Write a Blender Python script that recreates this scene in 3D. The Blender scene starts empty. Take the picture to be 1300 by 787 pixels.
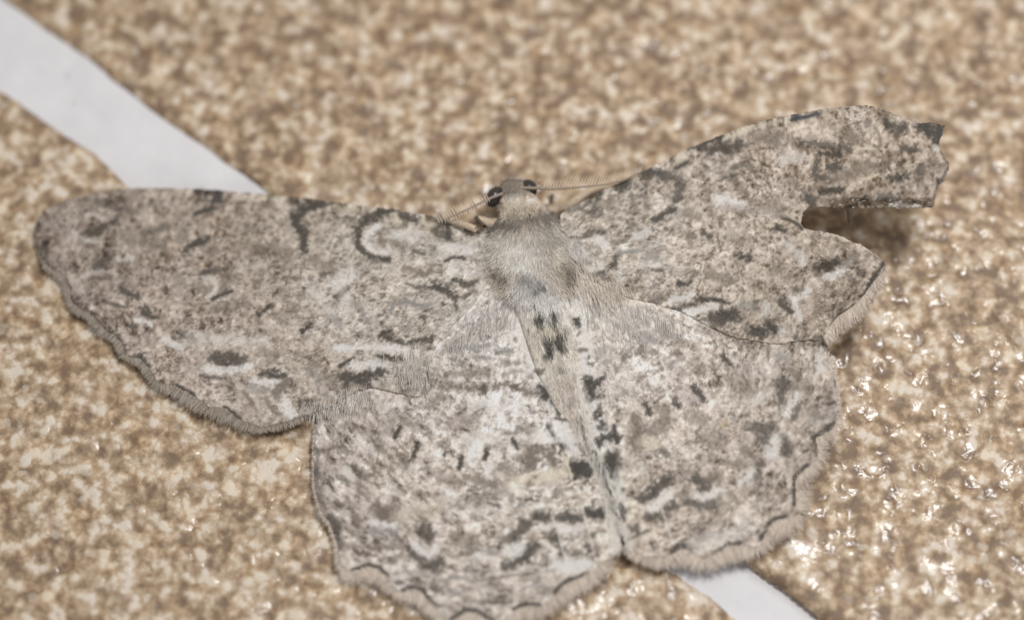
import bpy, math, random
import numpy as np
from mathutils import Vector

random.seed(7); RNG = np.random.default_rng(7)
S = bpy.context.scene
C = S.collection
U = 4.25e-5                      # one photo pixel on the floor, in metres (the moth spans about 5 cm)

# ------------------------------------------------------------------ camera
TILT = math.radians(22); DIST = 3000.0          # distance in photo pixels
cam_d = bpy.data.cameras.new('camera'); cam = bpy.data.objects.new('camera', cam_d); C.objects.link(cam)
CAM = np.array([0.0, -DIST*math.sin(TILT), DIST*math.cos(TILT)])
cam.location = Vector(CAM*U); cam.rotation_euler = (TILT, 0, 0)
cam_d.sensor_width = 36; cam_d.lens = 36*DIST/1300
cam_d.clip_start = 0.005; cam_d.clip_end = 10
S.camera = cam
AX = np.array([1.0, 0, 0]); AY = np.array([0, math.cos(TILT), math.sin(TILT)]); AZ = np.array([0, math.sin(TILT), -math.cos(TILT)])

def P(px, py, z):
    """photo pixel + height (in pixel units) -> point of the place, in pixel units"""
    px = np.asarray(px, float); py = np.asarray(py, float); z = np.asarray(z, float)+0*px
    d = (px-650)[..., None]*AX - (py-393.5)[..., None]*AY + DIST*AZ
    t = (z-CAM[2])/d[..., 2]
    return CAM + d*t[..., None]

def Q(w):
    """point of the place -> photo pixel"""
    v = np.asarray(w)-CAM
    dz = v@AZ
    return 650+DIST*(v@AX)/dz, 393.5-DIST*(v@AY)/dz

cam_d.dof.use_dof = True
cam_d.dof.focus_distance = float(np.dot(P(700, 430, 40)-CAM, AZ))*U
cam_d.dof.aperture_fstop = 11.5

# ------------------------------------------------------------------ light
W = bpy.data.worlds.new('World'); S.world = W; W.use_nodes = True
bg = W.node_tree.nodes['Background']; bg.inputs[0].default_value = (1.0, 0.99, 0.985, 1); bg.inputs[1].default_value = 0.42
LP = np.array([760.0, 430.0, 2750.0])
ld = bpy.data.lights.new('flash', 'AREA'); ld.shape = 'DISK'; ld.size = 620*U; ld.energy = 0.094; ld.color = (1.0, 0.985, 0.985)
lo = bpy.data.objects.new('flash', ld); C.objects.link(lo); lo.location = Vector(LP*U)
lo.rotation_euler = (Vector((60*U, 0, 0))-lo.location).to_track_quat('-Z', 'Y').to_euler()
S.view_settings.view_transform = 'Standard'; S.view_settings.look = 'None'
S.view_settings.exposure = 0.0; S.view_settings.gamma = 1.0
S.render.engine = 'CYCLES'

# ------------------------------------------------------------------ numeric helpers
def sstep(a, b, x):
    t = np.clip((x-a)/(b-a), 0, 1); return t*t*(3-2*t)

def vnoise(x, y, seed=0):
    """smooth value noise 0..1"""
    xi = np.floor(x).astype(np.int64); yi = np.floor(y).astype(np.int64)
    fx = x-xi; fy = y-yi
    fx = fx*fx*fx*(fx*(6*fx-15)+10); fy = fy*fy*fy*(fy*(6*fy-15)+10)
    def h(a, b):
        n = (a*374761393+b*668265263+seed*982451653) & 0xffffffff
        n = ((n ^ (n >> 13))*1274126177) & 0xffffffff
        n = ((n ^ (n >> 16))*2246822519) & 0xffffffff
        return ((n ^ (n >> 15)) & 0xffffff)/float(0xffffff)
    a = h(xi, yi); b = h(xi+1, yi); c = h(xi, yi+1); d = h(xi+1, yi+1)
    return (a*(1-fx)+b*fx)*(1-fy)+(c*(1-fx)+d*fx)*fy

def fbm(x, y, seed=0, n=3, g=0.5):
    s = 0; a = 1; t = 0
    for i in range(n):
        s = s+a*vnoise(x*2**i+17.3*i, y*2**i-9.1*i, seed+i); t += a; a *= g
    return s/t

def catmull(pts, step=2.0, closed=True):
    p = np.array(pts, float); n = len(p); out = []
    m = n if closed else n-1
    for i in range(m):
        if closed: a, b, c, d = p[i-1], p[i], p[(i+1) % n], p[(i+2) % n]
        else: a, b, c, d = p[max(i-1, 0)], p[i], p[i+1], p[min(i+2, n-1)]
        k = max(1, int(np.linalg.norm((c-b)[:2])/step))
        t = np.linspace(0, 1, k, endpoint=False)[:, None]
        q = 0.5*((2*b)+(c-a)*t+(2*a-5*b+4*c-d)*t*t+(3*b-a-3*c+d)*t**3)
        lin = b+(c-b)*t
        out.append(0.6*q+0.4*lin)
    if not closed: out.append(p[-1:])
    return np.vstack(out)

def segdist(x, y, pts):
    """distance from points to a polyline"""
    p = np.array(pts, float)[:, :2]
    if len(p) == 1: return np.hypot(x-p[0, 0], y-p[0, 1])
    best = np.full(x.shape, 1e9)
    for (ax, ay), (bx, by) in zip(p[:-1], p[1:]):
        dx, dy = bx-ax, by-ay; l = dx*dx+dy*dy+1e-9
        t = np.clip(((x-ax)*dx+(y-ay)*dy)/l, 0, 1)
        best = np.minimum(best, np.hypot(x-ax-t*dx, y-ay-t*dy))
    return best

def lin(c):
    c = np.asarray(c, float)/255
    return np.where(c <= 0.04045, c/12.92, ((c+0.055)/1.055)**2.4)

def grid_in(poly, step):
    """grid mesh filling a polygon, rim vertices drawn onto its outline: (xy, quads, rim flags)"""
    poly = np.asarray(poly, float)[:, :2]
    x0, y0 = poly.min(0)-step; x1, y1 = poly.max(0)+step
    nx = int((x1-x0)/step)+2; ny = int((y1-y0)/step)+2
    gx = x0+step*np.arange(nx); gy = y0+step*np.arange(ny)
    cx = gx[:-1]+step/2; cy = gy[:-1]+step/2
    keep = np.zeros((ny-1, nx-1), bool)
    A = poly; B = np.roll(poly, -1, 0)
    for j, yy in enumerate(cy):
        m = (A[:, 1] <= yy) != (B[:, 1] <= yy)
        if not m.any(): continue
        a = A[m]; b = B[m]
        xs = np.sort(a[:, 0]+(yy-a[:, 1])/(b[:, 1]-a[:, 1])*(b[:, 0]-a[:, 0]))
        keep[j] = (np.searchsorted(xs, cx) % 2) == 1
    cnt = np.zeros((ny, nx), int)
    for dj in (0, 1):
        for di in (0, 1): cnt[dj:ny-1+dj, di:nx-1+di] += keep
    used = cnt > 0; rim = used & (cnt < 4)
    X, Y = np.meshgrid(gx, gy)
    rj, ri = np.nonzero(rim)
    rx, ry = X[rj, ri], Y[rj, ri]
    # exact projection onto the nearest outline segment
    for s in range(0, len(rx), 400):
        e = slice(s, s+400)
        d = (rx[e, None]-A[None, :, 0])**2+(ry[e, None]-A[None, :, 1])**2
        k = d.argmin(1); best = None
        bx = A[k, 0].copy(); by = A[k, 1].copy(); bd = d[np.arange(len(k)), k]
        for o in (-1, 0):
            a = A[(k+o) % len(A)]; b = B[(k+o) % len(A)]
            v = b-a; l = (v**2).sum(1)+1e-9
            t = np.clip(((rx[e]-a[:, 0])*v[:, 0]+(ry[e]-a[:, 1])*v[:, 1])/l, 0, 1)
            qx = a[:, 0]+t*v[:, 0]; qy = a[:, 1]+t*v[:, 1]
            dd = (rx[e]-qx)**2+(ry[e]-qy)**2
            m = dd < bd; bx[m] = qx[m]; by[m] = qy[m]; bd = np.minimum(bd, dd)
        rx[e] = bx; ry[e] = by
    X[rj, ri] = rx; Y[rj, ri] = ry
    idx = -np.ones((ny, nx), int); idx[used] = np.arange(used.sum())
    kj, ki = np.nonzero(keep)
    q = np.stack([idx[kj, ki], idx[kj, ki+1], idx[kj+1, ki+1], idx[kj+1, ki]], 1)
    return np.stack([X[used], Y[used]], 1), q, rim[used]

WLOC = {}          # where each object's origin stands
def raw_mesh(name, co, faces, mat, parent=None, col=None, smooth=True, kind=None, origin=None):
    """co in pixel units; faces: array (n,4) or (n,3)"""
    org = np.zeros(3) if origin is None else np.asarray(origin, float)
    me = bpy.data.meshes.new(name)
    co = (np.asarray(co, float)-org)*U; faces = np.asarray(faces, np.int32); k = faces.shape[1]; n = len(faces)
    me.vertices.add(len(co)); me.vertices.foreach_set('co', co.astype(np.float32).ravel())
    me.loops.add(n*k); me.loops.foreach_set('vertex_index', faces.ravel())
    me.polygons.add(n); me.polygons.foreach_set('loop_start', np.arange(0, n*k, k, dtype=np.int32))
    me.polygons.foreach_set('use_smooth', np.full(n, smooth))
    me.update(calc_edges=True); me.validate()
    if col is not None:
        a = me.color_attributes.new('pigment', 'FLOAT_COLOR', 'POINT')
        c4 = np.ones((len(co), 4), np.float32); c4[:, :3] = col
        a.data.foreach_set('color', c4.ravel())
    me.materials.append(mat)
    o = bpy.data.objects.new(name, me); C.objects.link(o)
    o.location = Vector(org*U)
    WLOC[o] = Vector(org*U)
    if parent is not None:
        o.parent = parent; o.location = Vector(org*U)-WLOC.get(parent, parent.location)
    if kind: o['kind'] = kind
    return o

# ------------------------------------------------------------------ materials
def newmat(name):
    m = bpy.data.materials.new(name); m.use_nodes = True
    nt = m.node_tree; return m, nt, nt.nodes['Principled BSDF']
def nd(nt, t, **k):
    n = nt.nodes.new(t)
    for a, b in k.items():
        if a.startswith('_'): setattr(n, a[1:], b)
        else: n.inputs[a.replace('__', ' ')].default_value = b
    return n
def ramp(nt, stops, interp='LINEAR'):
    r = nt.nodes.new('ShaderNodeValToRGB'); r.color_ramp.interpolation = interp
    e = r.color_ramp.elements
    while len(e) < len(stops): e.new(0.5)
    for el, (p, c) in zip(e, stops):
        el.position = p
        el.color = (*([c]*3 if np.isscalar(c) else c), 1)
    return r
def coords(nt):
    """object coordinates in units of 100 photo pixels"""
    tc = nt.nodes.new('ShaderNodeTexCoord'); mp = nt.nodes.new('ShaderNodeMapping')
    mp.inputs['Scale'].default_value = (0.01/U,)*3
    nt.links.new(tc.outputs['Object'], mp.inputs['Vector']); return mp.outputs[0]
KE = 0.86
def alb(c): return tuple(np.clip(lin(c)/KE, 0, 0.85))

def mat_scales(name, rough=0.62, spec=0.25, bump=0.35, jitter=0.12, bscale=38):
    m, nt, b = newmat(name); v = coords(nt); L = nt.links.new
    at = nd(nt, 'ShaderNodeAttribute', _attribute_name='pigment')
    n1 = nd(nt, 'ShaderNodeTexNoise', Scale=bscale, Detail=2.0, Roughness=0.6); L(v, n1.inputs['Vector'])
    mr = nd(nt, 'ShaderNodeMapRange'); mr.inputs[1].default_value = 0.3; mr.inputs[2].default_value = 0.7
    mr.inputs[3].default_value = 1-jitter; mr.inputs[4].default_value = 1+jitter
    L(n1.outputs[0], mr.inputs[0])
    mx = nd(nt, 'ShaderNodeVectorMath', _operation='SCALE'); L(at.outputs['Color'], mx.inputs[0]); L(mr.outputs[0], mx.inputs['Scale'])
    L(mx.outputs[0], b.inputs['Base Color'])
    b.inputs['Roughness'].default_value = rough; b.inputs['Specular IOR Level'].default_value = spec
    bp = nd(nt, 'ShaderNodeBump', Strength=bump, Distance=2.0*U); L(n1.outputs[0], bp.inputs['Height']); L(bp.outputs[0], b.inputs['Normal'])
    return m
M_WING = mat_scales('moth_wing_scales')
M_BODY = mat_scales('moth_body_scales', rough=0.75, bump=0.6)
M_HAIR = mat_scales('moth_hair', rough=0.6, bump=0.0, jitter=0.04)

def mat_plain(name, c, rough=0.4, spec=0.5, nscale=20, jit=0.15):
    m, nt, b = newmat(name); v = coords(nt); L = nt.links.new
    n1 = nd(nt, 'ShaderNodeTexNoise', Scale=nscale, Detail=3.0); L(v, n1.inputs['Vector'])
    a = np.array(alb(c))
    r = ramp(nt, [(0.3, tuple(a*(1-jit))), (0.7, tuple(a*(1+jit)))]); L(n1.outputs[0], r.inputs[0]); L(r.outputs[0], b.inputs['Base Color'])
    b.inputs['Roughness'].default_value = rough; b.inputs['Specular IOR Level'].default_value = spec
    return m
M_EYE = mat_plain('moth_eye', (50, 46, 42), 0.3, 0.5, 60, 0.4)
M_ANT = mat_plain('antenna_scales', (140, 126, 112), 0.5, 0.3, 50, 0.25)
M_BARB = mat_plain('antenna_barb', (172, 152, 128), 0.5, 0.3, 50, 0.2)
M_LEG = mat_plain('leg_scales', (186, 168, 146), 0.55, 0.4, 30, 0.2)

def mat_tile(name, shift):
    m, nt, b = newmat(name); v = coords(nt); L = nt.links.new
    # wobble the coordinates so that the grains get ragged outlines
    w = nd(nt, 'ShaderNodeTexNoise', Scale=7.0, Detail=2.0); L(v, w.inputs['Vector'])
    ws = nd(nt, 'ShaderNodeVectorMath', _operation='SCALE'); ws.inputs['Scale'].default_value = 0.16; L(w.outputs['Color'], ws.inputs[0])
    wa = nd(nt, 'ShaderNodeVectorMath', _operation='ADD'); L(v, wa.inputs[0]); L(ws.outputs[0], wa.inputs[1])
    vo = nd(nt, 'ShaderNodeTexVoronoi', Scale=7.4, Randomness=1.0, _feature='SMOOTH_F1'); vo.inputs['Smoothness'].default_value = 0.35; L(wa.outputs[0], vo.inputs['Vector'])
    sep = nd(nt, 'ShaderNodeSeparateColor'); L(vo.outputs['Color'], sep.inputs[0])
    n1 = nd(nt, 'ShaderNodeTexNoise', Scale=4.4, Detail=5.0, Roughness=0.6); L(v, n1.inputs['Vector'])
    n2 = nd(nt, 'ShaderNodeTexNoise', Scale=1.1, Detail=2.0); L(v, n2.inputs['Vector'])
    def mul(a, k, add=None):
        q = nd(nt, 'ShaderNodeMath', _operation='MULTIPLY_ADD'); L(a, q.inputs[0]); q.inputs[1].default_value = k
        if add is None: q.inputs[2].default_value = 0
        elif isinstance(add, float): q.inputs[2].default_value = add
        else: L(add, q.inputs[2])
        return q.outputs[0]
    s = mul(sep.outputs[0], 0.16); s = mul(vo.outputs['Distance'], -0.42, s); s = mul(n1.outputs[0], 1.75, s); s = mul(n2.outputs[0], 0.30, s)   # mean ~ .18+.475+.15
    r = ramp(nt, [(0.48, alb((118, 97, 76))), (0.62, alb((143, 120, 94))), (0.76, alb((168, 145, 117))), (0.90, alb((192, 173, 149))), (0.99, alb((208, 196, 178)))])
    # ramp position: shift to 0..1
    s2 = mul(s, 1.0, -0.36+0.19+shift); L(s2, r.inputs[0])
    # tint: some grains ochre, others grey
    n3 = nd(nt, 'ShaderNodeTexNoise', Scale=3.1, Detail=3.0); L(v, n3.inputs['Vector'])
    t = ramp(nt, [(0.36, (0.98, 0.98, 1.03)), (0.5, (1, 1, 1)), (0.68, (1.03, 0.98, 0.90))]); L(n3.outputs[0], t.inputs[0])
    mm = nd(nt, 'ShaderNodeVectorMath', _operation='MULTIPLY'); L(r.outputs[0], mm.inputs[0]); L(t.outputs[0], mm.inputs[1])
    # scattered pale quartz grains
    vq = nd(nt, 'ShaderNodeTexVoronoi', Scale=6.3, Randomness=1.0); L(wa.outputs[0], vq.inputs['Vector'])
    sq = nd(nt, 'ShaderNodeSeparateColor'); L(vq.outputs['Color'], sq.inputs[0])
    rq = ramp(nt, [(0.86, 0.0), (0.97, 0.55)]); L(sq.outputs[1], rq.inputs[0])
    rd = ramp(nt, [(0.28, 1.0), (0.50, 0.0)]); L(vq.outputs['Distance'], rd.inputs[0])
    qm = nd(nt, 'ShaderNodeMath', _operation='MULTIPLY'); L(rq.outputs[0], qm.inputs[0]); L(rd.outputs[0], qm.inputs[1])
    qx = nd(nt, 'ShaderNodeMix', _data_type='RGBA'); L(qm.outputs[0], qx.inputs[0]); L(mm.outputs[0], qx.inputs[6]); qx.inputs[7].default_value = (*alb((200, 189, 172)), 1)
    L(qx.outputs[2], b.inputs['Base Color'])
    # relief
    nb = nd(nt, 'ShaderNodeTexNoise', Scale=4.4, Detail=1.0); L(v, nb.inputs['Vector'])
    h = mul(vo.outputs['Distance'], -0.8); h = mul(nb.outputs[0], 1.5, h)
    nf = nd(nt, 'ShaderNodeTexNoise', Scale=16.0, Detail=3.0, Roughness=0.6); L(v, nf.inputs['Vector']); h = mul(nf.outputs[0], 0.10, h)
    bp = nd(nt, 'ShaderNodeBump', Strength=1.0, Distance=2.0*U); L(h, bp.inputs['Height']); L(bp.outputs[0], b.inputs['Normal'])
    nr = nd(nt, 'ShaderNodeTexNoise', Scale=4.0, Detail=2.0); L(v, nr.inputs['Vector'])
    rr = nd(nt, 'ShaderNodeMapRange'); rr.inputs[1].default_value = 0.42; rr.inputs[2].default_value = 0.47; rr.inputs[3].default_value = 0.25; rr.inputs[4].default_value = 0.62
    L(nr.outputs[0], rr.inputs[0]); L(rr.outputs[0], b.inputs['Roughness'])
    b.inputs['Specular IOR Level'].default_value = 0.6
    return m
M_TILE_A = mat_tile('speckled_stone_tile', -0.012); M_TILE_B = mat_tile('paler_speckled_stone_tile', 0.045)

def mat_grout():
    m, nt, b = newmat('white_grout'); v = coords(nt); L = nt.links.new
    n1 = nd(nt, 'ShaderNodeTexNoise', Scale=2.2, Detail=6.0, Roughness=0.55); L(v, n1.inputs['Vector'])
    r = ramp(nt, [(0.3, alb((204, 202, 203))), (0.7, alb((214, 212, 213)))]); L(n1.outputs[0], r.inputs[0])
    vo = nd(nt, 'ShaderNodeTexVoronoi', Scale=2.1); L(v, vo.inputs['Vector'])
    r2 = ramp(nt, [(0.03, 0.76), (0.09, 1.0)]); L(vo.outputs['Distance'], r2.inputs[0])
    mm = nd(nt, 'ShaderNodeVectorMath', _operation='MULTIPLY'); L(r.outputs[0], mm.inputs[0]); L(r2.outputs[0], mm.inputs[1]); L(mm.outputs[0], b.inputs['Base Color'])
    b.inputs['Roughness'].default_value = 0.7; b.inputs['Specular IOR Level'].default_value = 0.25
    n2 = nd(nt, 'ShaderNodeTexNoise', Scale=14.0, Detail=4.0); L(v, n2.inputs['Vector'])
    bp = nd(nt, 'ShaderNodeBump', Strength=0.35, Distance=3*U); L(n2.outputs[0], bp.inputs['Height']); L(bp.outputs[0], b.inputs['Normal'])
    return m
M_GROUT = mat_grout()

# ------------------------------------------------------------------ the floor: two tiles and the joint between them
def to_world(pts):
    p = np.array(pts, float); return P(p[:, 0], p[:, 1], 0)[:, :2]
J_UP = [(-700, -540), (-300, -232), (-60, -52), (18, 6), (92, 58), (172, 123), (261, 185), (332, 237), (480, 352), (640, 470), (800, 594), (948, 707), (969, 723), (1010, 753), (1048, 785), (1200, 902), (1500, 1130)]
J_LO = [(-700, -385), (-300, -100), (-100, 42), (0, 114), (40, 138), (77, 166), (114, 188), (132, 203), (154, 225), (166, 236), (300, 336), (480, 462), (680, 600), (872, 737), (913, 766), (932, 785), (1100, 905), (1400, 1125)]
ju = to_world(J_UP); jl = to_world(J_LO)
def ragged(line, seed, amp=2.6):
    q = catmull(line, 6, closed=False)
    d = np.gradient(q, axis=0); d /= np.linalg.norm(d, axis=1)[:, None]
    n = np.stack([-d[:, 1], d[:, 0]], 1)
    s = np.arange(len(q))*6.0
    return q+n*((fbm(s/45, s*0, seed, 3)-0.5)*2*amp)[:, None]
ju = ragged(ju, 11); jl = ragged(jl, 23, 3.6)
XA, XB, YA, YB = -1450, 1450, -1100, 1150
def clipline(l):
    m = (l[:, 0] > XA) & (l[:, 0] < XB) & (l[:, 1] > YA) & (l[:, 1] < YB); return l[m]
ju = clipline(ju); jl = clipline(jl)
floor_poly = np.array([(XA, YA), (XB, YA), (XB, YB), (XA, YB)], float)
def side_pts(line, upper):
    a, b = line[0], line[-1]      # a at upper left, b at lower right
    if upper: return np.vstack([line, [(b[0]+4, YA), (XB, YA), (XB, YB), (XA, YB), (XA, a[1]+4)]])
    return np.vstack([line, [(b[0]-4, YA), (XA, YA), (XA, a[1]-4)]])
def tile(name, line, upper, seed, mat):
    poly = side_pts(line, upper)
    xy, q, rim = grid_in(poly, 5.0)
    d = np.empty(len(xy))
    for s in range(0, len(xy), 20000):
        e = slice(s, s+20000); d[e] = segdist(xy[e, 0], xy[e, 1], line[::3])
    z = (fbm(xy[:, 0]/16, xy[:, 1]/16, seed, 3)-0.5)*5.0+(fbm(xy[:, 0]/60, xy[:, 1]/60, seed+5, 2)-0.5)*3
    z = z*sstep(0, 14, d)-7.0*(1-np.sqrt(np.clip(1-(1-np.clip(d/11, 0, 1))**2, 0, 1)))
    z = z-2.5
    co = np.column_stack([xy, z])
    # skirt down to the bed
    n0 = len(co)
    rid = np.nonzero(rim)[0]
    back = np.full(n0, -1); back[rid] = n0+np.arange(len(rid))
    low = co[rid].copy(); low[:, 2] = -60
    ed = np.vstack([q[:, [0, 1]], q[:, [1, 2]], q[:, [2, 3]], q[:, [3, 0]]])
    key = np.sort(ed, 1); key = key[:, 0]*n0+key[:, 1]
    u, inv, cnt = np.unique(key, return_inverse=True, return_counts=True)
    be = ed[cnt[inv] == 1]
    sk = np.stack([be[:, 1], be[:, 0], back[be[:, 0]], back[be[:, 1]]], 1)
    co = np.vstack([co, low])
    return raw_mesh(name, co, np.vstack([q, sk]), mat, floor)
fx, fq, fr = grid_in(floor_poly, 7.0)
fz = -9.0+(fbm(fx[:, 0]/50, fx[:, 1]/50, 3, 3)-0.5)*2.5
gd = np.concatenate([segdist(fx[s:s+20000, 0], fx[s:s+20000, 1], ju[::3]) for s in range(0, len(fx), 20000)])
fz = fz-16*np.exp(-(gd/8)**2)*sstep(180, 300, fx[:, 0])      # the grout has come away from this tile
floor = raw_mesh('floor', np.column_stack([fx, fz]), fq, M_GROUT, kind='structure')
floor['label'] = 'white grout joint between brown speckled stone tiles'
t1 = tile('tile', ju, True, 31, M_TILE_A); t1['label'] = 'brown and cream speckled stone tile above the joint'
t2 = tile('tile', jl, False, 47, M_TILE_B); t2['label'] = 'brown and cream speckled stone tile left of the joint'
# ------------------------------------------------------------------ wing markings, read off the living animal's pattern, with one painted-in shadow
TONES = dict(D=(72, 67, 60), K=(66, 62, 56), B=(110, 100, 89), W=(203, 199, 193), C=(196, 186, 166), G=(136, 132, 127), M=(158, 147, 142), S=(66, 66, 68), E=(70, 68, 58), O=(182, 160, 124), F=(192, 186, 175), L=(196, 191, 182))
# tone, strength, width, points
ST_LF = """
D .8 9 113,298 147,281
D .75 8 122,337 144,326
D .5 9 122,257 150,263
D .4 7 160,262 170,272
D .4 6 191,258
W .6 8 112,272 130,276
W .5 5 92,294 107,304 128,308
W .6 6 150,330 168,327
D .5 6 187,295 214,286
B .4 10 208,316
D .4 6 47,275 48,292
D .5 9 50,312 66,340
D .4 5 75,326
D .6 4 79,350 90,366
D .6 7 84,374 96,391 118,399 124,408 141,423 153,432 158,446
D .8 9 153,368 175,378
D .8 8 182,395 196,402
W 1 6 172,405 192,411
D .5 6 161,411 172,415
D .6 4 131,382 158,390
W .45 4 92,358 116,345 132,344 148,348
D .5 4 115,352 140,354
W .9 7 207,430 230,442
D .7 8 227,425 243,428
S .9 11 277,244 278,256
D .7 4 251,254 286,256
D .9 5 246,272 258,268 271,265
D 1 8 235,317 262,304
B .6 4 303,257 313,258
B .6 4 322,258 328,260
B .6 4 337,262 349,265
D .7 5 315,246
D .6 4 352,250
D .9 12 410,258 390,264 372,275
D .9 9 370,277 379,288 386,303 386,317
D .5 5 290,299 298,300
B .5 8 305,288 325,292
B .5 12 228,300 238,292
B .5 12 262,322 275,318
D .95 7 256,347 272,344
B .6 12 275,345 288,350 283,368
D .95 5 269,380 282,374 294,369
B .5 14 250,362 262,368
W .55 5 258,352 272,355 275,365 265,380
D 1 6 329,398 345,388
D 1 6 384,420 397,411
B .6 6 349,353
B .6 6 331,357 322,361
B .6 6 363,352
B .7 6 378,353
D .6 6 395,354
D .6 8 405,350 420,345
B .5 12 275,392 312,388
B .4 12 352,402 362,405
D .75 15 274,455 290,454 304,458
D .6 5 275,461 303,464
W 1 9 260,467 280,472 300,469 315,466
D .6 5 255,477 280,480
D .9 4 225,489 240,497 247,502
D .85 5 285,517 297,524 305,532
D .8 6 162,455 178,453 190,465
D .5 8 192,478
D .85 10 332,474 357,476
W .9 6 322,483 340,484 355,485
W .7 7 345,490 350,500
W 1 14 363,512 368,525
W .9 8 376,527
B .8 14 352,500 362,487
G .6 8 315,492 338,495
D .95 5 431,465 449,455
D .5 6 455,447
D .85 7 483,451 510,456
W .9 9 446,464 470,462 490,464
D .85 14 437,478 465,483
D .8 8 460,476 488,471
D .6 10 440,488
D .7 9 460,500
B .6 10 414,478 428,480
D .6 9 384,510 408,516
D .95 11 490,268 478,275 464,281
D .85 9 463,282 454,292 453,303 457,314 472,325 492,331
W .9 6 480,288 466,297 464,308 472,318 490,322
D .85 12 512,274 528,279
D .6 6 500,284 515,286
C .8 11 500,273 505,281
C .6 7 425,262 435,266
C .6 7 450,266
C .6 6 470,267
C .6 7 536,282 546,288
C .5 6 330,250 360,253
D .8 4 439,259
D .6 5 440,276 450,278
D .8 8 565,280 568,300
D .6 8 555,295 572,306
B .6 10 480,300 488,312
B .6 10 500,308 512,314
D .6 5 525,318 538,322
W .6 10 500,298 530,302
D .9 4 565,331 578,327 590,328
W .8 14 560,316 600,318
W .8 12 575,340
D .85 6 427,378 442,365
D .6 5 424,386
W .8 8 425,360 452,350
B .6 8 515,340 545,347
D .95 8 551,363 566,369
D .6 3 518,360 530,366 550,364
D .8 6 576,356 595,362 606,357
D .7 5 566,372 578,380 580,392
D .6 5 590,378 596,372
G .9 5 495,396 500,386 515,382 530,388 542,388
D .85 7 538,404
G .8 5 552,397
D .6 5 562,385
G .8 5 510,415
G .8 5 520,405 518,420
G .8 5 528,412
G .7 6 503,400
D .95 6 482,427 495,420
D .8 7 493,430 503,433 515,437
D .85 8 520,436 532,431 546,430
W .9 11 430,442 470,440 515,445
W .5 16 430,345 440,395
G .6 8 455,388 462,400
G .5 10 420,402 432,412
G .6 8 470,415
B .5 14 395,330 420,340
B .4 16 350,310 365,330
B .4 14 300,310 330,315
B .5 12 335,445 350,452
B .4 14 380,450 400,458
G .5 12 395,470 405,480
B .4 20 160,300 200,310
W .5 8 590,345 605,346
B .35 14 225,350 235,380
W .4 20 240,430 330,432
W .4 14 395,372 420,392
B .6 5 310,498 322,515
B .5 5 337,505 347,522
"""
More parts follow.
